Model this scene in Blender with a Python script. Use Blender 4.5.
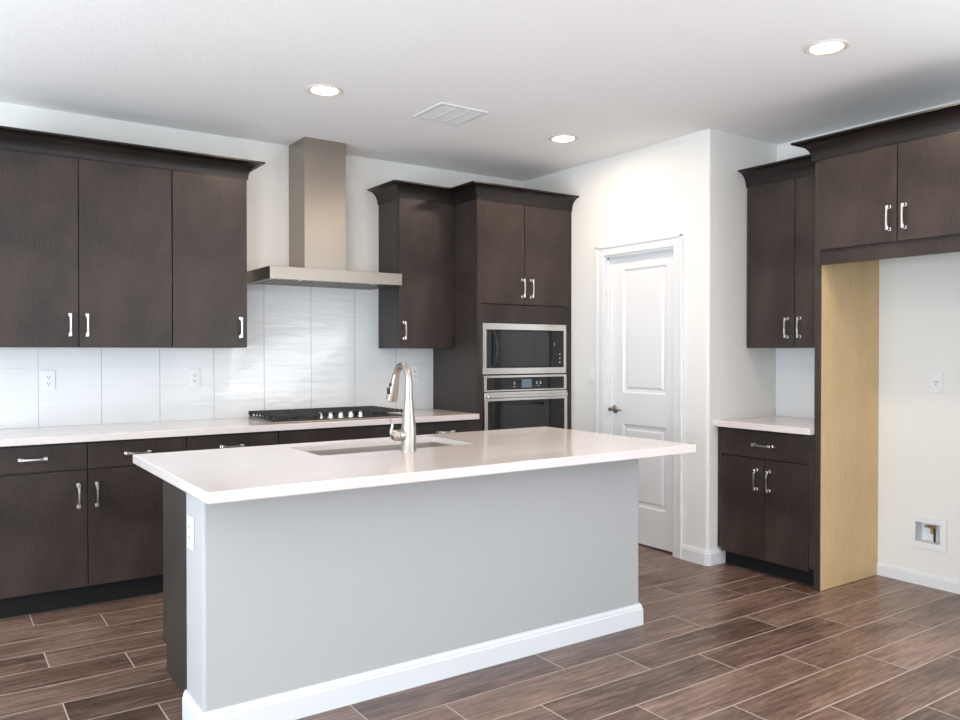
import bpy, bmesh, math, random
from mathutils import Vector, Matrix
random.seed(4)
S = bpy.context.scene
COL = S.collection
R = math.radians
for o in list(bpy.data.objects): bpy.data.objects.remove(o)

# ------------------------------------------------------------------ camera, world, lights, exposure
cam_d = bpy.data.cameras.new('camera'); cam = bpy.data.objects.new('camera', cam_d); COL.objects.link(cam)
cam.location = (-4.0132, -5.2075, 1.3458)
cam.rotation_euler = (R(90 - 0.5884), 0, R(-34.4825))
cam_d.sensor_width = 36; cam_d.lens = 798.1 / 960 * 36; cam_d.clip_start = .05
S.camera = cam
S.view_settings.view_transform = 'Standard'; S.view_settings.look = 'None'
S.view_settings.gamma = 1; S.view_settings.exposure = 0.87; S.view_settings.use_curve_mapping = False

W = bpy.data.worlds.new('daylight'); S.world = W; W.use_nodes = True
bg = W.node_tree.nodes['Background']; bg.inputs[0].default_value = (.75, .86, 1, 1); bg.inputs[1].default_value = 1.0

def area(name, loc, rot, sx, sy, watt, col):
    l = bpy.data.lights.new(name, 'AREA'); l.shape = 'RECTANGLE'; l.size = sx; l.size_y = sy
    l.energy = watt; l.color = col
    o = bpy.data.objects.new(name, l); COL.objects.link(o); o.location = loc; o.rotation_euler = rot
    return o
XL, YF = -7.0, -9.0            # far side wall and rear wall of the open plan room
# daylight lamps just inside unseen windows, tilted up to brighten the ceiling
area('daylight_fill', (-2.4, YF + .45, 1.25), (R(134), 0, R(180)), 5.0, 2.2, 88, (.92, .96, 1))
area('daylight_fill', (.6956 - .45, -6.3, 1.1), (R(142), 0, R(90)), 2.6, 1.8, 50, (.95, .97, 1))  # window on this wall is added to brighten the right of the ceiling
area('daylight_fill', (XL + .50, -2.9, 1.0), (R(128), 0, R(-90)), 3.2, 1.7, 74, (.80, .91, 1))
area('daylight_fill', (XL + .50, -6.8, 1.0), (R(125), 0, R(-90)), 2.8, 1.7, 100, (.87, .94, 1))

# ------------------------------------------------------------------ materials
def mat(name, col, rough=.5, metal=0, spec=.5, emit=None, es=1, coat=0):
    m = bpy.data.materials.new(name); m.use_nodes = True
    b = m.node_tree.nodes['Principled BSDF']
    b.inputs['Base Color'].default_value = (*col, 1); b.inputs['Roughness'].default_value = rough
    b.inputs['Metallic'].default_value = metal; b.inputs['Specular IOR Level'].default_value = spec
    b.inputs['Coat Weight'].default_value = coat
    if emit: b.inputs['Emission Color'].default_value = (*emit, 1); b.inputs['Emission Strength'].default_value = es
    return m
def nt(m): return m.node_tree, m.node_tree.nodes['Principled BSDF']
def N(t, typ, **kw):
    n = t.nodes.new(typ)
    for k, v in kw.items(): setattr(n, k, v)
    return n
def math_(t, op, a, b=None, c=None):
    n = t.nodes.new('ShaderNodeMath'); n.operation = op
    for i, v in enumerate((a, b, c)):
        if v is None: continue
        if isinstance(v, (int, float)): n.inputs[i].default_value = v
        else: t.links.new(v, n.inputs[i])
    return n.outputs[0]
def ramp(t, fac, stops):
    n = t.nodes.new('ShaderNodeValToRGB'); e = n.color_ramp.elements
    while len(e) > len(stops): e.remove(e[-1])
    while len(e) < len(stops): e.new(1)
    for i, (p, c) in enumerate(stops): e[i].position = p; e[i].color = (*c, 1)
    t.links.new(fac, n.inputs[0]); return n.outputs[0]
def noise(t, vec, scale, detail=3, rough=.5):
    n = t.nodes.new('ShaderNodeTexNoise'); n.inputs['Scale'].default_value = scale
    n.inputs['Detail'].default_value = detail; n.inputs['Roughness'].default_value = rough
    if vec is not None: t.links.new(vec, n.inputs['Vector'])
    return n.outputs['Fac']
def mapping(t, vec, sc):
    n = t.nodes.new('ShaderNodeMapping'); n.inputs['Scale'].default_value = sc; t.links.new(vec, n.inputs[0]); return n.outputs[0]
def bump(t, b, h, strength, dist=.01):
    n = t.nodes.new('ShaderNodeBump'); n.inputs['Strength'].default_value = strength; n.inputs['Distance'].default_value = dist
    t.links.new(h, n.inputs['Height']); t.links.new(n.outputs[0], b.inputs['Normal'])
def world_pos(t): return t.nodes.new('ShaderNodeNewGeometry').outputs['Position']
def obj_pos(t): return t.nodes.new('ShaderNodeTexCoord').outputs['Object']

def painted(name, col, rough=.7, sc=140, st=.12):
    m = mat(name, col, rough, spec=.3); t, b = nt(m)
    bump(t, b, noise(t, world_pos(t), sc, 2), st, .004); return m
M_wall = painted('wall_paint', (.79, .785, .755))
M_ceil = painted('ceiling_paint', (.93, .925, .92), .85, 60, .35)
M_white = mat('white_trim_paint', (.76, .775, .79), .35)
M_door = mat('white_door_paint', (.80, .81, .825), .35)
M_island_shaded = painted('island_wall_shaded', (.455, .46, .46), .6)  # darker than the walls: weaker light on the island front put into colour

def stained(name, c0, c1, rough=.36, grain=.5):
    m = mat(name, c0, rough, spec=.34); t, b = nt(m); p = obj_pos(t)
    big = noise(t, mapping(t, p, (1, 1, .7)), 4.0, 4, .55)
    fine = noise(t, mapping(t, p, (60, 60, 3)), 3, 4, .6)
    mix = math_(t, 'ADD', math_(t, 'MULTIPLY', big, 1 - grain), math_(t, 'MULTIPLY', fine, grain))
    c = ramp(t, mix, [(.38, c0), (.64, c1)]); t.links.new(c, b.inputs['Base Color'])
    rr = math_(t, 'ADD', math_(t, 'MULTIPLY', big, .16), rough - .08); t.links.new(rr, b.inputs['Roughness'])
    bump(t, b, fine, .05, .002); return m
M_wood = stained('espresso_stained_maple', (.022, .0160, .0138), (.055, .0385, .0325), .34, .35)
M_woodside = stained('espresso_stained_side', (.024, .0190, .0175), (.056, .0440, .0385), .42, .7)
M_crown = stained('espresso_crown', (.009, .0065, .0058), (.019, .0135, .012), .34, .4)
M_toe = mat('toe_kick_black', (.010, .010, .011), .6, spec=.25)
M_gap = mat('dark_cabinet_reveal', (.012, .010, .009), .6)
M_maple = stained('unfinished_maple', (.66, .46, .235), (.80, .58, .32), .5, .6)
M_under = stained('cabinet_underside', (.30, .22, .14), (.38, .28, .18), .5, .6)

def quartz(name):
    m = mat(name, (.80, .76, .74), .16, coat=.2); t, b = nt(m); p = world_pos(t)
    f = noise(t, p, 220, 2, .7); g = noise(t, p, 5, 3)
    s = math_(t, 'ADD', math_(t, 'MULTIPLY', f, .8), math_(t, 'MULTIPLY', g, .2))
    t.links.new(ramp(t, s, [(.34, (.62, .56, .535)), (.46, (.73, .66, .635)), (.75, (.77, .70, .67))]), b.inputs['Base Color']); return m
M_quartz = quartz('white_quartz')

def steel(name, col=(.66, .62, .58), rough=.26, ax=(1, 1, 60)):
    m = mat(name, col, rough, 1); t, b = nt(m)
    f = noise(t, mapping(t, obj_pos(t), ax), 8, 3)
    t.links.new(math_(t, 'ADD', math_(t, 'MULTIPLY', f, .07), rough - .035), b.inputs['Roughness'])
    b.inputs['Anisotropic'].default_value = .3
    return m
M_steel = steel('brushed_stainless', (.35, .31, .27), .30)
M_steelh = steel('brushed_stainless_bright', (.74, .72, .69), .22)
M_sink = steel('sink_stainless', (.60, .57, .53), .42, (40, 1, 1))
M_nickel = mat('polished_nickel', (.84, .81, .77), .27, 1)
M_brush = mat('brushed_nickel', (.44, .405, .365), .30, 1)
M_glass = mat('black_appliance_glass', (.008, .009, .010), .05, spec=.5)
M_glass2 = mat('dark_window_glass', (.016, .019, .022), .06, spec=.6)
M_black = mat('matte_black_plastic', (.015, .015, .016), .4)
M_iron = mat('cast_iron', (.022, .022, .023), .5)
M_filter = mat('hood_filter_slot_shade', (.02, .02, .02), .5)  # dark of the open slots between baffles put into this colour
M_slot = mat('filter_slot', (.01, .01, .01), .7)
M_plate = mat('white_plastic', (.79, .80, .81), .3)
M_slit = mat('outlet_slot_dark', (.03, .03, .03), .5)
M_disp = mat('oven_display', (.05, .07, .09), .2, emit=(.35, .5, .65), es=.12)
M_print = mat('white_print', (.35, .37, .39), .4)
M_brass = mat('brass', (.45, .30, .10), .3, 1)
M_lens = mat('lamp_lens', (1, 1, 1), .5, emit=(1, .93, .84), es=9)
M_ring = mat('lamp_ring', (.72, .66, .60), .4)
M_dark = mat('pipe_dark', (.05, .045, .04), .4, 1)
M_grey = mat('grey_window_frame', (.8, .8, .8), .4)

def floor_mat():
    m = mat('wood_look_plank_tile', (.1, .06, .05), .35); t, b = nt(m)
    P = world_pos(t); sp = t.nodes.new('ShaderNodeSeparateXYZ'); t.links.new(P, sp.inputs[0]); x, y = sp.outputs[0], sp.outputs[1]
    rw, L = .2095, .9
    r = math_(t, 'DIVIDE', math_(t, 'SUBTRACT', -.5355, y), rw); row = math_(t, 'FLOOR', r); rf = math_(t, 'FRACT', r)
    u = math_(t, 'DIVIDE', math_(t, 'SUBTRACT', math_(t, 'ADD', x, 3.608 + 90), math_(t, 'MULTIPLY', row, .3)), L)
    uc = math_(t, 'FLOOR', u); uf = math_(t, 'FRACT', u)
    gy = math_(t, 'MULTIPLY', math_(t, 'MINIMUM', rf, math_(t, 'SUBTRACT', 1, rf)), rw)
    gx = math_(t, 'MULTIPLY', math_(t, 'MINIMUM', uf, math_(t, 'SUBTRACT', 1, uf)), L)
    d = math_(t, 'MINIMUM', gx, gy)
    gm = t.nodes.new('ShaderNodeMapRange'); t.links.new(d, gm.inputs[0]); gm.inputs[1].default_value = .0018; gm.inputs[2].default_value = .0034
    gm.inputs[3].default_value = 1; gm.inputs[4].default_value = 0
    idv = t.nodes.new('ShaderNodeCombineXYZ'); t.links.new(row, idv.inputs[0]); t.links.new(uc, idv.inputs[1])
    wn = t.nodes.new('ShaderNodeTexWhiteNoise'); wn.noise_dimensions = '3D'; t.links.new(idv.outputs[0], wn.inputs['Vector'])
    off = t.nodes.new('ShaderNodeVectorMath'); off.operation = 'MULTIPLY_ADD'
    t.links.new(wn.outputs['Color'], off.inputs[0]); off.inputs[1].default_value = (37, 19, 11); t.links.new(P, off.inputs[2])
    q = off.outputs[0]
    grain = noise(t, mapping(t, q, (3.0, 38, 1)), 1.6, 6, .62)
    cloud = noise(t, mapping(t, q, (2.2, 7, 1)), 1.1, 4, .55)
    fine = noise(t, mapping(t, q, (14, 150, 1)), 1.5, 3, .6)
    g = math_(t, 'ADD', math_(t, 'ADD', math_(t, 'MULTIPLY', grain, .46), math_(t, 'MULTIPLY', cloud, .30)), math_(t, 'MULTIPLY', fine, .24))
    g = math_(t, 'ADD', g, math_(t, 'MULTIPLY', math_(t, 'SUBTRACT', wn.outputs['Value'], .5), .10))
    c = ramp(t, g, [(.36, (.052, .029, .020)), (.45, (.120, .071, .051)), (.53, (.200, .125, .094)), (.66, (.34, .22, .17))])
    mx = t.nodes.new('ShaderNodeMix'); mx.data_type = 'RGBA'; t.links.new(gm.outputs[0], mx.inputs[0]); t.links.new(c, mx.inputs[6])
    mx.inputs[7].default_value = (.50, .41, .36, 1); t.links.new(mx.outputs[2], b.inputs['Base Color'])
    t.links.new(math_(t, 'ADD', .34, math_(t, 'MULTIPLY', gm.outputs[0], .4)), b.inputs['Roughness'])
    h = math_(t, 'ADD', math_(t, 'MULTIPLY', fine, .25), math_(t, 'MULTIPLY', gm.outputs[0], -1)); bump(t, b, h, .25, .002)
    return m
M_floor = floor_mat()

def tile_mat(name, axis):
    m = mat(name, (.8, .8, .8), .14, coat=.3); t, b = nt(m)
    P = world_pos(t); sp = t.nodes.new('ShaderNodeSeparateXYZ'); t.links.new(P, sp.inputs[0])
    u = math_(t, 'DIVIDE', math_(t, 'ADD', sp.outputs[axis], 3.5114 + 33.1), .331); v = math_(t, 'DIVIDE', math_(t, 'SUBTRACT', sp.outputs[2], .1145), .1138)
    uf, vf = math_(t, 'FRACT', u), math_(t, 'FRACT', v)
    du = math_(t, 'MULTIPLY', math_(t, 'MINIMUM', uf, math_(t, 'SUBTRACT', 1, uf)), .331)
    dv = math_(t, 'MULTIPLY', math_(t, 'MINIMUM', vf, math_(t, 'SUBTRACT', 1, vf)), .1138)
    def mask(d, a, bb):
        g = t.nodes.new('ShaderNodeMapRange'); t.links.new(d, g.inputs[0]); g.inputs[1].default_value = a; g.inputs[2].default_value = bb
        g.inputs[3].default_value = 1; g.inputs[4].default_value = 0; return g.outputs[0]
    mu, mv = mask(du, .0012, .0024), mask(dv, .0007, .0020)
    g = math_(t, 'MAXIMUM', math_(t, 'MULTIPLY', mu, 1), math_(t, 'MULTIPLY', mv, .22))
    mx = t.nodes.new('ShaderNodeMix'); mx.data_type = 'RGBA'; t.links.new(g, mx.inputs[0])
    mx.inputs[6].default_value = (.73, .745, .75, 1); mx.inputs[7].default_value = (.36, .36, .37, 1); t.links.new(mx.outputs[2], b.inputs['Base Color'])
    wv = noise(t, mapping(t, P, (3, 3, 14)), 2.0, 2, .4)
    h = math_(t, 'SUBTRACT', math_(t, 'MULTIPLY', wv, 1.0), math_(t, 'MULTIPLY', g, .5)); bump(t, b, h, .22, .008)
    return m
M_tile = tile_mat('white_wave_tile', 0)
M_tile2 = tile_mat('white_wave_tile_side', 1)

# ------------------------------------------------------------------ mesh helpers
def bx(bm, x0, x1, y0, y1, z0, z1, bev=0, seg=2):
    if x1 < x0: x0, x1 = x1, x0
    if y1 < y0: y0, y1 = y1, y0
    if z1 < z0: z0, z1 = z1, z0
    r = bmesh.ops.create_cube(bm, size=1); vs = r['verts']
    for v in vs: v.co = Vector((x0 + (v.co.x + .5) * (x1 - x0), y0 + (v.co.y + .5) * (y1 - y0), z0 + (v.co.z + .5) * (z1 - z0)))
    if bev:
        es = list({e for v in vs for e in v.link_edges})
        bmesh.ops.bevel(bm, geom=es, offset=bev, segments=seg, affect='EDGES', profile=.5)
    return bm
def lathe(bm, prof, M=Matrix(), n=24):
    """prof: (r, z) points; revolved about local z, closed at both ends"""
    rings = []
    for r, z in prof:
        rings.append([bm.verts.new(M @ Vector((r * math.cos(2 * math.pi * k / n), r * math.sin(2 * math.pi * k / n), z))) for k in range(n)])
    for a, b in zip(rings, rings[1:]):
        for k in range(n): bm.faces.new((a[k], a[(k + 1) % n], b[(k + 1) % n], b[k]))
    bm.faces.new(rings[0][::-1]); bm.faces.new(rings[-1]); return bm
def tube(bm, pts, rad, n=12):
    pts = [Vector(p) for p in pts]; rings = []
    if not isinstance(rad, (list, tuple)): rad = [rad] * len(pts)
    up = None
    for i, p in enumerate(pts):
        d = (pts[min(i + 1, len(pts) - 1)] - pts[max(i - 1, 0)]).normalized()
        if up is None: up = d.orthogonal().normalized()
        a = (up - d * up.dot(d)).normalized(); up = a; b = d.cross(a)
        rings.append([bm.verts.new(p + (a * math.cos(2 * math.pi * k / n) + b * math.sin(2 * math.pi * k / n)) * rad[i]) for k in range(n)])
    for a, b in zip(rings, rings[1:]):
        for k in range(n): bm.faces.new((a[k], a[(k + 1) % n], b[(k + 1) % n], b[k]))
    bm.faces.new(rings[0][::-1]); bm.faces.new(rings[-1]); return bm
def sweep(bm, path, prof):
    """extrude profile (out, z) along a level path; out is to the right of travel; mitred corners"""
    P = [Vector(p) for p in path]; rows = []
    for i, p in enumerate(P):
        def nrm(a, b): d = (b - a).normalized(); return Vector((d.y, -d.x))
        if i == 0: m = nrm(P[0], P[1])
        elif i == len(P) - 1: m = nrm(P[-2], P[-1])
        else:
            n1, n2 = nrm(P[i - 1], p), nrm(p, P[i + 1]); m = (n1 + n2); m = m / (1 + n1.dot(n2))
        rows.append([bm.verts.new((p.x + m.x * o, p.y + m.y * o, z)) for o, z in prof])
    n = len(prof)
    for a, b in zip(rows, rows[1:]):
        for k in range(n): bm.faces.new((a[k], a[(k + 1) % n], b[(k + 1) % n], b[k]))
    bm.faces.new(rows[0][::-1]); bm.faces.new(rows[-1])
    return bm
def B(): return bmesh.new()
def obj(name, bm, m, parent=None, smooth=False, loc=None):
    bmesh.ops.recalc_face_normals(bm, faces=bm.faces[:])
    me = bpy.data.meshes.new(name); bm.to_mesh(me); bm.free()
    me.materials.append(m)
    if smooth:
        me.polygons.foreach_set('use_smooth', [True] * len(me.polygons)); me.set_sharp_from_angle(angle=R(35))
    o = bpy.data.objects.new(name, me); COL.objects.link(o)
    if parent: o.parent = parent
    if loc: o.location = loc
    return o
def tag(o, label, cat, group=None, kind=None):
    if label: o['label'] = label
    if cat: o['category'] = cat
    if group: o['group'] = group
    if kind: o['kind'] = kind
    return o
def thing(name, label, cat, loc=(0, 0, 0), rz=0, group=None):
    o = bpy.data.objects.new(name, None); COL.objects.link(o); o.empty_display_size = .1
    o.location = loc; o.rotation_euler = (0, 0, R(rz)); return tag(o, label, cat, group)
def struct(name, bm, m, label=None, parent=None, smooth=False, cat=None):
    o = obj(name, bm, m, parent, smooth)
    if not parent: tag(o, label, cat or name.split('_')[0], kind='structure')
    return o
def wall_holes(bm, axis, c0, c1, u0, u1, z0, z1, holes):
    """solid wall slab between c0 and c1 across `axis`, with rectangular holes (ua,ub,za,zb)"""
    us = sorted({u0, u1, *[h[0] for h in holes], *[h[1] for h in holes]}); zs = sorted({z0, z1, *[h[2] for h in holes], *[h[3] for h in holes]})
    solid = {}
    for i in range(len(us) - 1):
        for j in range(len(zs) - 1):
            um, zm = (us[i] + us[i + 1]) / 2, (zs[j] + zs[j + 1]) / 2
            solid[i, j] = not any(h[0] < um < h[1] and h[2] < zm < h[3] for h in holes)
    cache = {}
    def v(c, u, z):
        k = (c, u, z)
        if k not in cache: cache[k] = bm.verts.new((c, u, z) if axis == 'x' else (u, c, z))
        return cache[k]
    for (i, j), s in solid.items():
        if not s: continue
        a, b, c, d = us[i], us[i + 1], zs[j], zs[j + 1]
        for cc in (c0, c1): bm.faces.new((v(cc, a, c), v(cc, b, c), v(cc, b, d), v(cc, a, d)))
        if not solid.get((i - 1, j)): bm.faces.new((v(c0, a, c), v(c1, a, c), v(c1, a, d), v(c0, a, d)))
        if not solid.get((i + 1, j)): bm.faces.new((v(c0, b, c), v(c1, b, c), v(c1, b, d), v(c0, b, d)))
        if not solid.get((i, j - 1)): bm.faces.new((v(c0, a, c), v(c1, a, c), v(c1, b, c), v(c0, b, c)))
        if not solid.get((i, j + 1)): bm.faces.new((v(c0, a, d), v(c1, a, d), v(c1, b, d), v(c0, b, d)))
    return bm

# ------------------------------------------------------------------ the room
H = 2.742; XR = .6956; CY = -1.8928
struct('floor', bx(B(), XL - .1, XR + .1, YF - .1, .1, -.05, 0), M_floor, 'brown wood-look plank tile floor with pale grout lines')
LIGHTS = [(-2.277, -1.217), (-.599, -1.2), (-.625, -3.08), (-2.277, -3.08)]
struct('ceiling', bx(B(), XL - .1, XR + .1, YF - .1, .1, H, H + .1), M_ceil, 'white lightly textured ceiling')
struct('wall_back', bx(B(), XL - .1, XR + .1, 0, .12, 0, H), M_wall, 'pale grey wall behind the hood and cooking run')
struct('wall_left', wall_holes(B(), 'x', XL - .14, XL, YF - .1, 0, 0, H, [(-4.6, -1.2, .10, 2.20), (-8.3, -5.3, .10, 2.20)]), M_wall, 'pale grey far side wall with windows')
struct('wall_front', wall_holes(B(), 'y', YF - .14, YF, XL, XR + .1, 0, H, [(-5.3, -.5, .1, 2.4)]), M_wall, 'pale grey wall with wide window opposite the kitchen')
struct('wall_right', wall_holes(B(), 'x', XR, XR + .12, YF, 0, 0, H, [(-2.970, -2.820, .243, .368), (-7.7, -4.9, .1, 2.2)]), M_wall, 'pale grey wall of the refrigerator niche')
# pantry wall: door opening, rounded outer corner, return towards the right wall
DY0, DY1, DZ = -1.622, -.945, 2.042
bm = wall_holes(B(), 'x', 0, .11, CY + .02, 0, 0, H, [(DY0, DY1, 0, DZ)]) if False else B()
wall_holes(bm, 'x', 0, .11, CY + .02, 0, 0, H, [(DY0, DY1, -1, DZ)])
bx(bm, .02, XR, CY, CY + .11, 0, H)
tube_pts = []
lathe(bm, [(.02, 0), (.02, H)], Matrix.Translation((.02, CY + .02, 0)), 32)
struct('wall_pantry', bm, M_wall, 'pale wall holding the white pantry door, with rounded corner', smooth=True)

def win(name, axis, c, u0, u1, z0, z1, n):
    fr = B(); w = .05
    def q(a, b, zz0, zz1):
        if axis == 'x': bx(fr, c - .10, c - .04, a, b, zz0, zz1)
        else: bx(fr, a, b, c - .10, c - .04, zz0, zz1)
    q(u0, u1, z0, z0 + w); q(u0, u1, z1 - w, z1)
    for k in range(n + 1):
        u = u0 + (u1 - u0 - w) * k / n; q(u, u + w, z0 + w, z1 - w)
    struct(name, fr, M_grey, 'white frame of an assumed window out of view')
win('window_1', 'x', XL, -4.6, -1.2, .10, 2.20, 3)
win('window_2', 'x', XL, -8.3, -5.3, .10, 2.20, 3)
win('window_added', 'x', XR + .14, -7.7, -4.9, .10, 2.20, 3)  # added, unseen window to go with the extra right-hand lamp
win('window_3', 'y', YF, -5.3, -.5, .1, 2.4, 3)

def bb_prof(h, t=.014): return [(0, 0), (t, 0), (t, h * .74), (t * .75, h * .80), (t * .75, h * .86), (t * .35, h * .96), (t * .3, h), (0, h)]
# travel so that the room is on the right hand side
struct('baseboard_pantry', sweep(B(), [(0, -1.690), (0, CY + .02), (.006, CY + .006), (.02, CY), (.155, CY)], bb_prof(.1)), M_white, 'white baseboard wrapping the rounded corner beside the pantry door')
struct('baseboard_right', sweep(B(), [(XR, -2.603), (XR, -3.50)], bb_prof(.075)), M_white, 'white baseboard along the refrigerator niche wall')
struct('baseboard_back', sweep(B(), [(XL, 0), (-3.87, 0)], bb_prof(.1)), M_white, 'white baseboard left of the cabinets')

# door casing and pantry door
cas = B(); cw = .068
for a, b, z0, z1 in ((DY1 - .004, DY1 + cw, 0, DZ + cw), (DY0 - cw, DY0 + .004, 0, DZ + cw), (DY0 + .004, DY1 - .004, DZ - .004, DZ + cw)):
    bx(cas, -.010, -.0005, a, b, z0, z1, .002)
for a, b, z0, z1 in ((DY1 + cw - .020, DY1 + cw, 0, DZ + cw), (DY0 - cw, DY0 - cw + .020, 0, DZ + cw), (DY0 - cw, DY1 + cw, DZ + cw - .020, DZ + cw)):
    bx(cas, -.018, -.009, a, b, z0, z1, .004)
jam = B()
bx(jam, .0, .11, DY1 - .018, DY1 - .0005, 0, DZ - .0005); bx(jam, .0, .11, DY0 + .0005, DY0 + .018, 0, DZ - .0005); bx(jam, .0, .11, DY0 + .018, DY1 - .018, DZ - .018, DZ - .0005)
bx(jam, .026, .040, DY1 - .030, DY1 - .018, 0, DZ - .018); bx(jam, .026, .040, DY0 + .018, DY0 + .030, 0, DZ - .018); bx(jam, .026, .040, DY0 + .018, DY1 - .018, DZ - .030, DZ - .018)
door = bpy.data.objects.new('door_1', None); COL.objects.link(door); door.location = (0, (DY0 + DY1) / 2, 0)
tag(door, 'white two-panel pantry door in a white cased opening', 'door', kind='structure')
def shift(o, d): 
    for v in o.data.vertices: v.co -= Vector(d)
D0 = (0, (DY0 + DY1) / 2, 0)
for nm, b_ in (('casing', cas), ('jamb', jam)):
    o = obj(nm, b_, M_white, door); shift(o, D0)
sl = B(); sx = .041; sy0, sy1 = DY0 + .021, DY1 - .021
PAN = [(-1.508, -1.100, 1.055, 1.930), (-1.508, -1.100, .265, .835)]
wall_holes(sl, 'x', sx, sx + .035, sy0, sy1, .012, DZ - .021, PAN)
for a, b, z0, z1 in PAN:      # sunk moulding and raised field
    rings = []
    for off, dx in ((0, 0), (.012, .010), (.030, .012), (.045, .004), (.045, .004)):
        rings.append([sl.verts.new((sx + dx, y, z)) for y, z in ((a + off, z0 + off), (b - off, z0 + off), (b - off, z1 - off), (a + off, z1 - off))])
    for p, q in zip(rings[:4], rings[1:4]):
        for k in range(4): sl.faces.new((p[k], p[(k + 1) % 4], q[(k + 1) % 4], q[k]))
    sl.faces.new(rings[3])
o = obj('door_slab', sl, M_door, door); shift(o, D0)
hb = B(); hy, hz = -1.028, .935
MX = Matrix.Translation((sx, hy, hz)) @ Matrix.Rotation(R(-90), 4, 'Y')
lathe(hb, [(.031, 0), (.031, .004), (.026, .010), (.012, .012), (.011, .045), (.014, .05), (.014, .06), (.008, .063)], MX, 28)
tube(hb, [(sx - .054, hy, hz), (sx - .056, hy - .03, hz + .002), (sx - .054, hy - .07, hz), (sx - .05, hy - .105, hz - .004)], [.010, .009, .008, .006], 12)
o = obj('door_handle', hb, M_brush, o, True); shift(o, D0)

# tile backsplashes
bs = B(); bx(bs, -3.86, -.874, -.009, -.0005, .9148, 1.3705); bx(bs, -2.398, -1.338, -.009, -.0005, 1.3705, 1.86)
tag(obj('backsplash', bs, M_tile), 'white glossy tile backsplash behind the cooktop and long counter', 'backsplash')
bs = B(); bx(bs, XR - .009, XR - .0005, -2.565, CY - .001, .9148, 1.3705)
tag(obj('backsplash', bs, M_tile2), 'small white tile backsplash above the short right counter', 'backsplash')

# ------------------------------------------------------------------ cabinets
def handle_mesh(L, vert):
    bm = B(); h = L / 2; w = .0065
    for s in (-1, 1):
        bx(bm, -.0075, .0075, -.005, 0, s * h - .009, s * h + .009, .001, 1)
        bx(bm, -.0055, .0055, -.030, -.004, s * h - .006, s * h + .006, .0015, 1)
        bx(bm, -.0075, .0075, -.034, -.024, s * (h - .004) - .0105, s * (h - .004) + .0105, .002, 1)
    n = 8; rows = []
    for k in range(n + 1):
        z = -h + L * k / n; q = 1 - (2 * k / n - 1) ** 2; y = -.029 - .005 * q; ww = w * (1 - .35 * q)
        rows.append([bm.verts.new((a, y + b, z)) for a, b in ((-ww, -.003), (ww, -.003), (ww, .003), (-ww, .003))])
    for a, b in zip(rows, rows[1:]):
        for k in range(4): bm.faces.new((a[k], a[(k + 1) % 4], b[(k + 1) % 4], b[k]))
    bm.faces.new(rows[0]); bm.faces.new(rows[-1])
    if not vert: bmesh.ops.rotate(bm, verts=bm.verts[:], cent=(0, 0, 0), matrix=Matrix.Rotation(R(90), 3, 'Y'))
    return bm
DT = .02
def front(kind, par, x0, x1, z0, z1, hx=None, hz=None, L=.112, vert=True):
    """door or drawer front in the cabinet's own frame (front face at y = 0), pull as its child"""
    g = .0025
    cx, cz = (x0 + x1) / 2, (z0 + z1) / 2
    d = obj(kind, bx(B(), x0 + g - cx, x1 - g - cx, 0, DT - .001, z0 + g - cz, z1 - g - cz, .0015, 2), M_wood, par, loc=(cx, 0, cz))
    if hx is not None:
        hd = obj('handle', handle_mesh(L, vert), M_nickel, d, loc=(hx - cx, 0, hz - cz))
    return d
def carcass(par, w, y0, y1, z0, z1, toe=False, ends=(True, True), name='body'):
    bm = B(); t = .018
    zb = z0 + (.113 if toe else 0)
    bx(bm, 0, t, y0, y1, zb, z1); bx(bm, w - t, w, y0, y1, zb, z1)
    bx(bm, t, w - t, y0, y1, zb, zb + t); bx(bm, t, w - t, y1 - .006, y1, zb + t, z1)
    bx(bm, t, w - t, y0, y0 + .018, zb + t, z1)
    if not toe: bx(bm, t, w - t, y0 + .018, y1 - .006, z1 - t, z1)
    if toe:
        bx(bm, 0, w, y0 + .055, y1, z0, zb)
    return obj(name, bm, M_woodside, par)
def toe_board(par, w, y): return obj('toe_kick', bx(B(), .0, w, y - .006, y - .0005, 0, .112), M_toe, par)
UB, UT = 1.3714, 2.415
UF = -.3161
def upper(x0, x1, doors, label, cname='wall_cabinet'):
    c = thing(cname, label, 'cabinet', (x0, UF, UB)); w = x1 - x0; h = UT - UB
    carcass(c, w - .001, DT, -UF - .0105, 0, h + .006)
    for a, b, hx in doors: front('door', c, a - x0, b - x0, 0, h, hx - x0, .1235)
    return c
upper(-3.842, -2.8465, [(-3.842, -3.3419, -3.387), (-3.3419, -2.8465, -3.302)], 'wide dark brown two-door wall cabinet at the far left above the counter')
upper(-2.8455, -2.400, [(-2.8455, -2.400, -2.446)], 'dark brown single-door wall cabinet just left of the range hood')
upper(-1.3355, -.8735, [(-1.3355, -.8735, -1.298)], 'dark brown single-door wall cabinet between range hood and oven tower')
c = thing('wall_cabinet', 'dark brown two-door wall cabinet above the short right counter', 'cabinet', (.379 - DT, CY - .012, UB), -90)
w = 2.5655 + CY - .012; h = UT - UB
carcass(c, w, DT, XR - .379 + DT - .0105, 0, h + .006)
front('door', c, .020, .350, 0, h, .303, .1235); front('door', c, .350, w - .001, 0, h, .392, .1235)
obj('filler_strip', bx(B(), 0, .018, .004, .022, 0, h), M_woodside, c)

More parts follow.
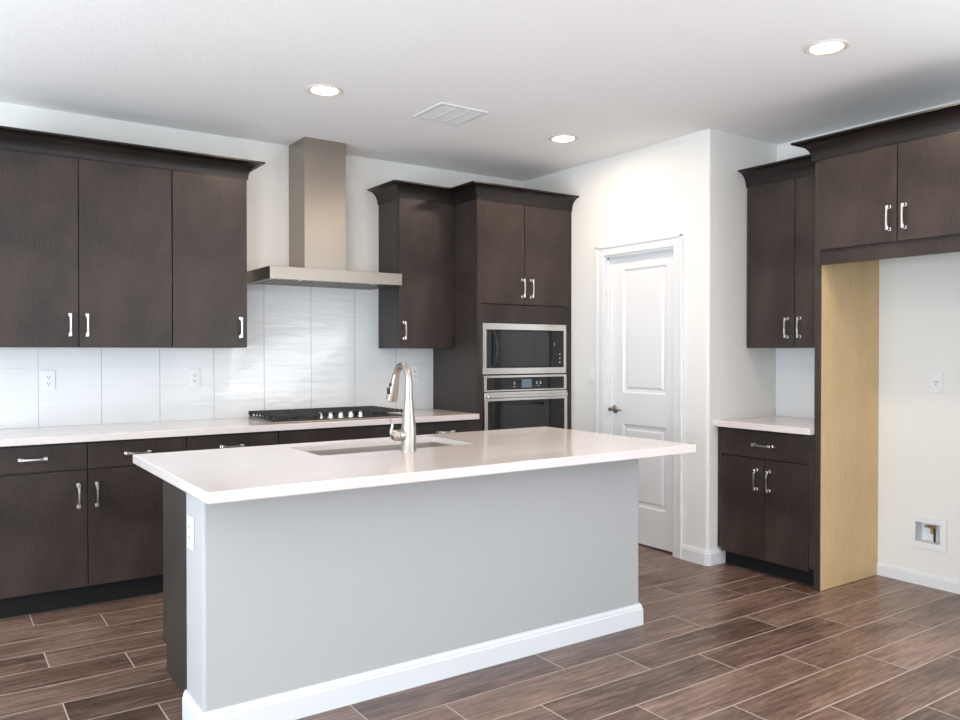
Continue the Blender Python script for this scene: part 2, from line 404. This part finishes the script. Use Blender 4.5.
# crown mouldings
def crown_prof(z0, dz=.098, out=.085, y0=0):
    p = [(0, z0), (.004, z0), (.004, z0 + .006)]
    for k in range(9):
        a = R(90) * k / 8; p.append((.004 + (out - .006) * (1 - math.cos(a)), z0 + .006 + (dz - .016) * math.sin(a)))
    p += [(out, z0 + dz - .010), (out, z0 + dz), (0, z0 + dz)]
    return p
CF = UF
o = obj('crown_molding', sweep(B(), [(-3.842, CF - .001), (-2.399, CF - .001), (-2.399, -.002)], crown_prof(UT - .004, .102)), M_crown, smooth=True)
tag(o, 'dark crown molding along the top of the far left wall cabinets', 'crown molding')
o = obj('crown_molding', sweep(B(), [(-1.3367, -.002), (-1.3367, CF - .001), (-.8732, CF - .001), (-.8732, -.5986), (-.002, -.5986)], crown_prof(UT - .003, .103)), M_crown, smooth=True)
tag(o, 'dark stepped crown molding over the oven tower and cabinet beside the hood', 'crown molding')
o = obj('crown_molding', sweep(B(), [(.358, CY - .008), (.358, -2.5650)], crown_prof(UT - .004, .104)), M_crown, smooth=True)
tag(o, 'short dark crown molding above the narrow wall cabinet right of the pantry', 'crown molding')
o = obj('crown_molding', sweep(B(), [(.270, -2.5660), (.067, -2.5660), (.067, -3.5285), (XR - .002, -3.5285)], crown_prof(UT - .003, .109)), M_crown, smooth=True)
tag(o, 'dark crown molding over the deep cabinet above the refrigerator niche', 'crown molding')

# base cabinets on the back wall
BF = -.6056; CT0, CT1 = .8768, .9143
DRT, DRB, DOT, DOB = .869, .7335, .7290, .115
def base(x0, x1, doors, drawers, label):
    c = thing('base_cabinet', label, 'cabinet', (x0, BF, 0)); w = x1 - x0
    carcass(c, w - .001, DT, -BF - .002, 0, CT0 - .0005, True)
    toe_board(c, w - .001, DT + .055)
    for a, b, hx in doors: front('door', c, a - x0, b - x0, DOB, DOT, None if hx is None else hx - x0, .597)
    for a, b, hx in drawers: front('drawer', c, a - x0, b - x0, DRB, DRT, None if hx is None else hx - x0, .8025, vert=False, L=.115)
    return c
base(-3.85, -2.8405, [(-3.85, -3.3439, -3.389), (-3.3439, -2.8405, -3.302)], [(-3.85, -3.3439, -3.595), (-3.3439, -2.8405, -3.0990)], 'dark two-door two-drawer base cabinet at the far left end')
base(-2.8395, -2.3115, [(-2.8395, -2.3115, -2.36)], [(-2.8395, -2.3115, -2.590)], 'dark single-drawer base cabinet left of the cooktop, half hidden by the island')
base(-2.3105, -1.4035, [(-2.3105, -1.857, -1.90), (-1.857, -1.4035, -1.815)], [(-2.3105, -1.4035, None)], 'dark base cabinet directly under the cooktop with a plain front')
base(-1.4025, -.8735, [(-1.4025, -.8735, -1.355)], [(-1.4025, -.8735, -1.141)], 'dark base cabinet between cooktop and oven tower')

# right base cabinet
c = thing('base_cabinet', 'dark base cabinet under the short counter beside the pantry corner', 'cabinet', (.088, CY - .004, 0), -90)
w = 2.5655 + CY - .004
carcass(c, w, DT, XR - .088 - .002, 0, CT0 - .0005, True); toe_board(c, w, DT + .055)
obj('filler_strip', bx(B(), 0, .024, 0.002, DT - .0005, .113, CT0 - .001), M_woodside, c)
obj('filler_strip', bx(B(), w - .030, w, .002, DT - .0005, .113, CT0 - .001), M_woodside, c)
front('drawer', c, .025, w - .031, .705, .868, .337, .784, L=.12, vert=False)
front('door', c, .025, .342, .093, .700, .293, .575, L=.115); front('door', c, .342, w - .031, .093, .700, .380, .575, L=.115)

# refrigerator surround
p = thing('end_panel', 'tall end panel at left of the refrigerator niche, dark edge with pale maple inner face', 'panel', (.088, -2.585, 0))
obj('dark_panel', bx(B(), .012, XR - .0895, .007, .0185, .0, UT + .006), M_woodside, p)
obj('edge_strip', bx(B(), 0, .012, -.0165, .0185, .0, UT + .006, .001), M_woodside, p)
obj('inner_face', bx(B(), .012, XR - .0895, -.0165, .007, .0, 1.906), M_maple, p)['label'] = 'pale unfinished maple inner face'
c = thing('wall_cabinet', 'deep dark brown two-door cabinet above the refrigerator niche', 'cabinet', (.068, -2.6025, 1.831), -90)
w = .905
bm = B(); t = .018
bx(bm, 0, t, DT, XR - .071, .075, UT - 1.831); bx(bm, w - t, w, DT, XR - .071, .075, UT - 1.831)
bx(bm, t, w - t, DT, XR - .071, .075, .093); bx(bm, t, w - t, DT, XR - .071, UT - 1.831 - t, UT - 1.831)
bx(bm, t, w - t, DT, DT + .018, .093, UT - 1.831 - t); bx(bm, t, w - t, XR - .08, XR - .071, .093, UT - 1.831 - t)
obj('body', bm, M_woodside, c)
obj('valance', bx(B(), 0, w, DT + .001, DT + .02, 0, .0745, .001), M_wood, c)
front('door', c, .004, .4375, .080, UT - 1.831, .400, .205, L=.115); front('door', c, .4375, w - .02, .080, UT - 1.831, .480, .205, L=.115)
obj('side_panel', bx(B(), w + .001, w + .02, DT, XR - .071, -1.831, UT - 1.831), M_woodside, c)

# oven tower
c = thing('oven_tower_cabinet', 'tall dark brown cabinet tower housing microwave and wall oven', 'cabinet', (-.8720, -.5974, 0)); w = .870; dpt = .5974 - .002
bm = B(); t = .018; TH = 2.424
MX0, MX1, OX0, OX1 = .046, .806, .055, .816      # cut-outs
bx(bm, 0, t, DT, dpt, .1, TH); bx(bm, w - t, w, DT, dpt, .1, TH); bx(bm, t, w - t, DT, dpt, TH - t, TH); bx(bm, t, w - t, dpt - .006, dpt, .1, TH - t)
bx(bm, 0, t, DT + .055, dpt, 0, .1); bx(bm, w - t, w, DT + .055, dpt, 0, .1); bx(bm, t, w - t, DT + .055, DT + .07, 0, .1)
obj('body', bm, M_woodside, c)
bm = B(); f0, f1 = .003, DT - .0005
bx(bm, 0, .050, f0, f1, .1, TH); bx(bm, w - .062, w, f0, f1, .1, TH)
bx(bm, .050, w - .062, f0, f1, 1.552, 1.682); bx(bm, .050, w - .062, f0, f1, TH - .02, TH); bx(bm, .050, w - .062, f0, f1, .41, .446); bx(bm, .05, w - .062, f0, f1, .1, .118)
bx(bm, .050, w - .062, f0, f1, 1.1785, 1.184)
obj('face_frame', bm, M_wood, c)
front('door', c, .004, .4200, 1.684, 2.424, .397, 1.807, L=.122); front('door', c, .4200, .841, 1.684, 2.424, .476, 1.807, L=.122)
for s in ('door',): pass
front('drawer', c, .004, .841, .12, .405, .42, .262, L=.125, vert=False)

mw = thing('microwave', 'built-in stainless microwave above the wall oven in the tower', 'microwave', (-.446, -.5974, 1.186))
x0, x1, z1 = -.382, .382, .362
obj('cavity', bx(B(), x0 + .04, x1 - .04, .021, .42, .02, z1 - .02), M_black, mw)
bm = B()
bx(bm, x0, x1, -.010, .0025, z1 - .045, z1, .002); bx(bm, x0, x1, -.010, .0025, 0, .045, .002); bx(bm, x0, x0 + .030, -.010, .0025, .045, z1 - .045); bx(bm, x1 - .026, x1, -.010, .0025, .045, z1 - .045)
obj('trim_frame', bm, M_steelh, mw)
dr = obj('door', bx(B(), x0 + .031, .238, -.013, .0020, .046, z1 - .046, .001), M_glass, mw)
obj('window', bx(B(), x0 + .125, .222, -.0145, -.0131, .058, z1 - .058), M_glass2, dr)
obj('handle', tube(B(), [(x0 + .085, -.016, .06), (x0 + .094, -.035, .08), (x0 + .102, -.042, .18), (x0 + .094, -.035, z1 - .08), (x0 + .085, -.016, z1 - .06)], .006), M_black, dr, True)
cp = obj('control_panel', bx(B(), .240, x1 - .027, -.013, .0020, .046, z1 - .046, .001), M_glass, mw)
for zz in (.075, .105, .135): obj('button', bx(B(), .310, .322, -.0145, -.0131, zz, zz + .012), M_print, cp)
obj('clock_mark', bx(B(), .262, .266, -.0145, -.0131, .205, .228), M_print, cp)

ov = thing('wall_oven', 'stainless wall oven with black glass below the microwave', 'oven', (-.4365, -.5974, .447))
x0, x1 = -.382, .378; z1 = 1.177 - .447
obj('cavity', bx(B(), x0 + .03, x1 - .03, .021, .55, .01, z1 - .01), M_black, ov)
bm = B(); cz = 1.064 - .447
bx(bm, x0, x1, -.008, .0025, z1 - .016, z1, .001); bx(bm, x0, x1, -.008, .0025, cz, cz + .010, .001); bx(bm, x0, x0 + .024, -.008, .0025, cz + .010, z1 - .016); bx(bm, x1 - .026, x1, -.008, .0025, cz + .01, z1 - .016)
obj('control_frame', bm, M_steelh, ov)
cp = obj('control_panel', bx(B(), x0 + .025, x1 - .027, -.007, .0020, cz + .0105, z1 - .0165), M_glass, ov)
obj('display', bx(B(), -.048, .044, -.0085, -.0071, cz + .022, z1 - .030), M_disp, cp)
for xx in (-.12, .085, .12): obj('button', bx(B(), xx, xx + .012, -.0085, -.0071, cz + .045, cz + .065), M_print, cp)
for xx in (-.123, .10): obj('button', bx(B(), xx, xx + .018, -.0085, -.0071, cz + .030, cz + .034), M_print, cp)
dz1 = cz - .006
bm = B(); bx(bm, x0, x1, -.016, .0015, dz1 - .062, dz1, .002); bx(bm, x0, x0 + .028, -.016, .0015, .03, dz1 - .062); bx(bm, x1 - .028, x1, -.016, .0015, .03, dz1 - .062); bx(bm, x0, x1, -.016, .0015, 0, .03, .002)
dr = obj('door', bm, M_steelh, ov)
obj('glass_panel', bx(B(), x0 + .0285, x1 - .0285, -.014, .0010, .0305, dz1 - .0625), M_glass, dr)
obj('window', bx(B(), x0 + .13, x1 - .16, -.0155, -.0142, .10, dz1 - .10), M_glass2, dr)
bm = B(); tube(bm, [(x0 + .02, -.048, dz1 - .030), (x1 - .03, -.048, dz1 - .030)], .011, 14)
for xx in (x0 + .04, x1 - .05): bx(bm, xx - .008, xx + .008, -.046, -.0165, dz1 - .038, dz1 - .022, .002)
obj('handle', bm, M_steelh, dr, True)

# ------------------------------------------------------------------ worktops
o = obj('countertop', bx(B(), -3.87, -.8735, -.6306, -.0095, CT0, CT1, .003), M_quartz)
tag(o, 'long white quartz countertop running along the back wall under the backsplash', 'countertop')
o = obj('countertop', bx(B(), .052, XR - .0095, -2.5655, CY - .0005, CT0, CT1, .003), M_quartz)
tag(o, 'short white countertop between pantry corner and refrigerator end panel', 'countertop')

# island
IX0, IX1, IY0, IY1 = -3.3196, -1.0883, -2.7223, -1.62
PX0, PX1, PY0, PY1 = -3.250, -1.142, -2.416, -2.190
isl = thing('kitchen_island', 'kitchen island body with shade toned into its wall, white baseboard, dark cabinet side', 'island', (-2.2, -2.0, 0))
L0 = (-2.2, -2.0, 0)
bm = B(); bx(bm, PX0, PX1, PY0, PY1, 0, CT0 - .0006)
es = [e for e in bm.edges if abs(e.verts[0].co.z - e.verts[1].co.z) > .5]
bmesh.ops.bevel(bm, geom=es, offset=.013, segments=6, affect='EDGES', profile=.5)
o = obj('pony_wall', bm, M_island_shaded, isl, True); shift(o, L0)
bm = B(); cx0, cx1 = -3.205, -1.150
for a in (cx0, cx1 - .018):
    bm = B(); bx(bm, a, a + .018, -2.1895, -1.643, .113, CT0 - .0006); bx(bm, a, a + .018, -2.1895, -1.70, 0, .113)
    o = obj('side_panel', bm, M_woodside, isl); shift(o, L0); o['label'] = 'dark stained end panel of the island'
bm = B(); bx(bm, cx0 + .018, cx1 - .018, -2.1895, -2.17, .0, CT0 - .001); bx(bm, cx0 + .018, cx1 - .018, -2.17, -1.66, .113, .131); bx(bm, cx0 + .018, cx1 - .018, -1.72, -1.705, 0, .113)
bx(bm, cx0 + .018, cx1 - .018, -1.678, -1.66, .131, CT0 - .001)
o = obj('body', bm, M_woodside, isl); shift(o, L0)
for k in range(4):
    a = cx0 + .002 + k * (cx1 - cx0 - .004) / 4; b = a + (cx1 - cx0 - .004) / 4 - .003
    o = obj('door', bx(B(), a, b, -1.6595, -1.642, .118, .866, .0015), M_wood, isl); shift(o, L0)
bm = sweep(B(), [(PX0, PY1 + .002), (PX0, PY0), (PX1, PY0), (PX1, PY1)], [(-.0005 if a == 0 else a, b) for a, b in bb_prof(.105)])
o = obj('baseboard', bm, M_white, isl); shift(o, L0)

SX0, SX1, SY0, SY1 = -2.684, -1.912, -2.107, -1.740
def slab_hole(x0, x1, y0, y1, z0, z1, hx0, hx1, hy0, hy1, r=.02):
    bm = B(); n = 5
    def ring(z):
        pts = []
        for cx_, cy_, a0 in ((hx1 - r, hy1 - r, 0), (hx0 + r, hy1 - r, 90), (hx0 + r, hy0 + r, 180), (hx1 - r, hy0 + r, 270)):
            pts.append([bm.verts.new((cx_ + r * math.cos(R(a0 + 90 * k / n)), cy_ + r * math.sin(R(a0 + 90 * k / n)), z)) for k in range(n + 1)])
        return pts
    def outer(z, i=0): return [bm.verts.new(q) for q in ((x1 - i, y1 - i, z), (x0 + i, y1 - i, z), (x0 + i, y0 + i, z), (x1 - i, y0 + i, z))]
    e = .003
    ot, om, on, ob_ = outer(z1, e), outer(z1 - e), outer(z0 + e), outer(z0, e); rt, rb = ring(z1), ring(z1 - .026)
    for a, b in ((ot, om), (om, on), (on, ob_)):
        for k in range(4): bm.faces.new((a[k], a[(k + 1) % 4], b[(k + 1) % 4], b[k]))
    for o_, rr in ((ot, rt), (ob_, rb)):
        for k in range(4):
            for j in range(n): bm.faces.new((o_[k], rr[k][j], rr[k][j + 1]))
            bm.faces.new((o_[k], rr[k][n], rr[(k + 1) % 4][0], o_[(k + 1) % 4]))
    ft = [v for q in rt for v in q]; fb = [v for q in rb for v in q]
    for k in range(len(ft)): bm.faces.new((ft[k], ft[(k + 1) % len(ft)], fb[(k + 1) % len(ft)], fb[k]))
    return bm
o = obj('countertop', slab_hole(IX0, IX1, IY0, IY1, CT0, CT1, SX0, SX1, SY0, SY1), M_quartz)
tag(o, 'large white quartz island countertop with sink cut-out and overhanging edge', 'countertop')

sk = thing('sink', 'stainless undermount sink set into the island countertop', 'sink', ((SX0 + SX1) / 2, (SY0 + SY1) / 2, .66))
bm = B(); a, b = (SX1 - SX0) / 2 + .004, (SY1 - SY0) / 2 + .004; t = .004; top = CT1 - .0275 - .66
bx(bm, -a - t, -a, -b - t, b + t, 0, top); bx(bm, a, a + t, -b - t, b + t, 0, top); bx(bm, -a, a, -b - t, -b, 0, top); bx(bm, -a, a, b, b + t, 0, top); bx(bm, -a, a, -b, b, 0, t)
obj('basin', bm, M_sink, sk)
obj('drain', lathe(B(), [(.045, t), (.045, t + .003), (.030, t + .002), (.028, t + .0015)], Matrix.Translation((0, .08, 0))), M_brush, sk, True)

# faucet (stands on the camera side of the sink, spout reaching over the bowl)
fc = thing('faucet', 'brushed nickel gooseneck pull-down faucet on the island countertop', 'faucet', (-2.298, -2.160, CT1 + .0005))
obj('column', lathe(B(), [(.0345, 0), (.0345, .005), (.0325, .008), (.0320, .10), (.0300, .115), (.0225, .19), (.0195, .225), (.0190, .228)], n=32), M_brush, fc, True)
pts = [(0, 0, .226), (0, 0, .27), (0, 0, .31)]
for k in range(1, 13):
    a = R(150) * k / 12; pts.append((0, .058 * (1 - math.cos(a)), .312 + .058 * math.sin(a)))
pts += [(0, .1135, .331)]
obj('spout', tube(B(), pts, [.0180] * 2 + [.0165] + [.0155] * 13, 20), M_brush, fc, True)
hd = obj('spray_head', tube(B(), [(0, .1140, .3305), (0, .119, .318), (0, .128, .294), (0, .140, .262), (0, .154, .226), (0, .158, .214), (0, .159, .211)], [.0160, .0175, .0190, .0225, .0255, .0260, .023], 22), M_brush, fc, True)
bm = B(); M_ = Matrix.Translation((-.0195, .130, .283)) @ Matrix.Rotation(R(-90), 4, 'Y'); lathe(bm, [(.0085, -.006), (.0085, .003), (.006, .004)], M_, 16)
obj('button', bm, M_black, hd, True)
bm = B(); bx(bm, -.0285, -.012, .132, .152, .240, .270, .004); obj('button', bm, M_black, hd, True)
bm = B(); MH = Matrix.Translation((-.024, 0, .070)) @ Matrix.Rotation(R(-90), 4, 'Y')
lathe(bm, [(.022, 0), (.026, .004), (.026, .024), (.0225, .027), (.0245, .030), (.0245, .044), (.018, .056), (.006, .061)], MH, 24)
lv = obj('lever_hub', bm, M_brush, fc, True)
obj('lever', tube(B(), [(-.072, 0, .068), (-.086, -.001, .078), (-.086, -.002, .096), (-.081, -.003, .114), (-.086, -.004, .134), (-.098, -.005, .146)], [.009, .0085, .007, .006, .005, .004], 14), M_brush, lv, True)

# ------------------------------------------------------------------ cooktop
ck = thing('gas_cooktop', 'black and stainless five-burner gas cooktop set on the back counter', 'cooktop', (-1.868, -.325, CT1 + .0005))
obj('pan', bx(B(), -.457, .457, -.258, .245, 0, .010, .003), M_steel, ck)
obj('burner_tray', bx(B(), -.445, .445, -.245, .235, .0105, .0125, .0005, 1), M_black, ck)
for bx_, by_, r_ in ((-.31, -.13, .036), (-.31, .12, .045), (0, .06, .058), (.31, -.13, .045), (.31, .12, .036)):
    q = obj('burner', lathe(B(), [(r_ * 1.25, 0), (r_ * 1.2, .008), (r_, .010), (r_, .017)], Matrix.Translation((bx_, by_, .0128))), M_iron, ck, True)
    obj('burner_cap', lathe(B(), [(r_ * .92, 0), (r_ * .98, .004), (r_ * .9, .008)], Matrix.Translation((bx_, by_, .030))), M_iron, q, True)
def grate(x0, x1, y0, y1, nb):
    bm = B(); w = .0045; zt, zb = .044, .034
    for x in (x0 + .012, (x0 + x1) / 2, x1 - .012): bx(bm, x - w, x + w, y0, y1, zb, zt, .001, 1)
    for k in range(nb):
        y = y0 + w + (y1 - y0 - 2 * w) * k / (nb - 1)
        bx(bm, x0, x1, y - w, y + w, zb + .001, zt + .003, .001, 1)
        for x in (x0, x1 - .007): bx(bm, x, x + .007, y - w, y + w, .020, zt, .001, 1)
    for x in (x0 + .008, x1 - .016):
        for y in (y0, y1 - .012): bx(bm, x, x + .010, y, y + .012, .0127, zb)
    return bm
obj('grate', grate(-.452, -.156, -.240, .238, 9), M_iron, ck); obj('grate', grate(-.150, .150, -.130, .238, 7), M_iron, ck); obj('grate', grate(.156, .452, -.240, .238, 9), M_iron, ck)
for k in range(5):
    kx = -.140 + .070 * k
    q = obj('knob', lathe(B(), [(.021, 0), (.020, .004), (.0165, .006), (.0155, .026), (.013, .029)], Matrix.Translation((kx, -.190, .0128)), 24), M_nickel, ck, True)
    obj('grip', bx(B(), kx - .0035, kx + .0035, -.208, -.172, .042, .049, .002), M_nickel, q)

# ------------------------------------------------------------------ range hood
hd = thing('range_hood', 'stainless wall range hood with tall chimney over the cooktop', 'range hood', (-1.8675, 0, 1.791))
bm = B(); hw = .455; yf = -.500; t = .004; hh = .077
bx(bm, -hw, hw, yf, yf + .022, 0, hh, .001, 1); bx(bm, -hw, -hw + .012, yf + .022, -.010, 0, hh); bx(bm, hw - .012, hw, yf + .022, -.010, 0, hh)
bx(bm, -hw + .012, hw - .012, yf + .022, -.010, hh - .006, hh); bx(bm, -hw + .012, hw - .012, -.030, -.010, 0, hh - .006)
bx(bm, -hw + .012, hw - .012, yf + .022, yf + .050, 0.001, .006)
obj('canopy', bm, M_steel, hd)
for k in range(3):
    a = -hw + .020 + k * .2935; f = obj('filter', bx(B(), a, a + .283, yf + .052, -.032, .008, .016), M_filter, hd)
    bm = B()
    for j in range(6): bx(bm, a + .004 + j * .048, a + .028 + j * .048, yf + .056, -.040, .001, .0078)
    obj('baffle', bm, M_steel, f)
for xx in (-.25, .25): obj('lamp', lathe(B(), [(.012, 0), (.012, .004)], Matrix.Translation((xx, yf + .036, -.0035))), M_steelh, hd, True)
bm = B(); bx(bm, -.146, .146, -.285, -.0105, hh + .0005, H - 1.791 - .0008, .0015, 1)
obj('chimney', bm, M_steel, hd)

# ------------------------------------------------------------------ ceiling lights and vent
for i, (x, y) in enumerate(LIGHTS):
    t_ = ['round recessed ceiling light nearest the range hood', 'round recessed ceiling light in front of the pantry wall', 'round recessed ceiling light nearest the camera at upper right', 'round recessed ceiling light above the island, outside the picture'][i]
    l = thing('recessed_light', t_, 'ceiling light', (x, y, H - .0005), 0, 'recessed ceiling lights')
    bm = B(); n = 40; prof = [(.097, 0), (.096, -.004), (.088, -.008), (.080, -.006), (.072, -.0045), (.070, 0)]
    rings = [[bm.verts.new((r * math.cos(2 * math.pi * k / n), r * math.sin(2 * math.pi * k / n), z)) for k in range(n)] for r, z in prof]
    for a, b in zip(rings, rings[1:] + rings[:1]):
        for k in range(n): bm.faces.new((a[k], a[(k + 1) % n], b[(k + 1) % n], b[k]))
    obj('trim_ring', bm, M_ring, l, True)
    obj('lens', lathe(B(), [(.0695, 0), (.0695, -.003), (.066, -.0042)], n=40), M_lens, l)
    sp = bpy.data.lights.new('recessed_lamp', 'AREA'); sp.shape = 'DISK'; sp.size = .13; sp.energy = 4.9; sp.color = (1, .77, .57)
    so = bpy.data.objects.new('recessed_lamp', sp); COL.objects.link(so); so.location = (x, y, H - .012)
v = thing('ceiling_vent', 'square white air vent grille in the ceiling above the island', 'vent', (-1.500, -1.240, H - .0005))
bm = B(); a = .160
for x0, x1, y0, y1 in ((-a, a, -a, -a + .022), (-a, a, a - .022, a), (-a, -a + .022, -a + .022, a - .022), (a - .022, a, -a + .022, a - .022)): bx(bm, x0, x1, y0, y1, -.008, 0, .002, 1)
obj('frame', bm, M_plate, v)
bm = B()
for xx in (-.046, .046): bx(bm, xx - .003, xx + .003, -a + .022, a - .022, -.011, -.002)
obj('divider', bm, M_plate, v)
obj('backing', bx(B(), -a + .022, a - .022, -a + .022, a - .022, -.0015, 0), M_plate, v)
bm = B()
for k in range(15):
    y = -a + .027 + k * .0188
    for xa, xb in ((-.137, -.050), (-.042, .042), (.050, .137)):
        q = [bm.verts.new(p_) for p_ in ((xa, y, -.0022), (xb, y, -.0022), (xb, y + .0180, -.0078), (xa, y + .0180, -.0078))]; bm.faces.new(q)
        q2 = [bm.verts.new((p_.co.x, p_.co.y, p_.co.z + .0012)) for p_ in q]; bm.faces.new(q2[::-1])
        for j in range(4): bm.faces.new((q[j], q[(j + 1) % 4], q2[(j + 1) % 4], q2[j]))
obj('slats', bm, M_plate, v)

# ------------------------------------------------------------------ outlets, switch, valve box
def outlet(loc, rz, label, kind='duplex', w=.070, h=.116):
    o = thing('power_outlet' if kind != 'switch' else 'light_switch', label, 'outlet' if kind != 'switch' else 'switch', loc, rz)
    obj('cover_plate', bx(B(), -w / 2, w / 2, -.006, -.0003, -h / 2, h / 2, .002), M_plate, o)
    if kind == 'switch':
        obj('rocker', bx(B(), -.017, .017, -.010, -.0062, -.033, .033, .002), M_plate, o)
    elif kind == 'single':
        f = obj('receptacle', lathe(B(), [(.019, 0), (.019, .002)], Matrix.Translation((0, -.0062, 0)) @ Matrix.Rotation(R(90), 4, 'X')), M_plate, o)
        bm = B(); bx(bm, -.009, -.006, -.0092, -.0083, .001, .010); bx(bm, .006, .009, -.0092, -.0083, .001, .010); bx(bm, -.003, .003, -.0092, -.0083, -.010, -.005); obj('slots', bm, M_slit, f)
    else:
        f = obj('receptacle', bx(B(), -.0175, .0175, -.0085, -.0062, -.034, .034, .001), M_plate, o)
        bm = B()
        for zc in (-.018, .018): bx(bm, -.008, -.005, -.0092, -.0086, zc - .002, zc + .007); bx(bm, .005, .008, -.0092, -.0086, zc - .002, zc + .007); bx(bm, -.0025, .0025, -.0092, -.0086, zc - .010, zc - .005)
        obj('slots', bm, M_slit, f)
    return o
outlet((-3.461, -.0093, 1.180), 0, 'white power outlet on the backsplash at far left')
outlet((-2.641, -.0093, 1.180), 0, 'white power outlet on the backsplash left of the cooktop')
outlet((-1.035, -.0093, 1.180), 0, 'white power outlet on the backsplash behind the faucet, beside the oven tower')
outlet((XR - .0003, -2.938, 1.169), -90, 'white power outlet on the wall inside the refrigerator niche', 'single')
outlet((PX0 - .0003, -2.272, .700), -90, 'white power outlet on the left end of the island', w=.075, h=.12)
outlet((-.0003, -.813, 1.175), -90, 'white light switch between oven tower and pantry door', 'switch')

vb = thing('water_valve_box', 'white recessed water supply box with brass valve low in the refrigerator niche', 'valve box', (XR, -2.895, .306), -90)
bm = B()
for x0, x1, z0, z1 in ((-.106, .106, .055, .094), (-.106, .106, -.094, -.056), (-.106, -.068, -.056, .055), (.068, .106, -.056, .055)): bx(bm, x0, x1, -.008, -.0003, z0, z1, .002)
obj('frame', bm, M_plate, vb)
bm = B(); bx(bm, -.0745, .0745, .078, .082, -.062, .0615); bx(bm, -.0745, -.070, 0, .078, -.062, .0615); bx(bm, .070, .0745, 0, .078, -.062, .0615); bx(bm, -.070, .070, 0, .078, -.062, -.058); bx(bm, -.070, .070, 0, .078, .0575, .0615)
obj('recessed_tray', bm, M_plate, vb)
bm = B(); tube(bm, [(.005, .04, -.01), (.005, .04, .030)], .010); tube(bm, [(-.018, .03, .030), (.028, .03, .030)], .008); lathe(bm, [(.014, 0), (.014, .008)], Matrix.Translation((-.018, .03, .026)), 12)
obj('valve', bm, M_brass, vb, True)
obj('supply_pipe', tube(B(), [(.022, .028, .030), (.024, .026, 0), (.024, .026, -.052)], .006), M_dark, vb, True)
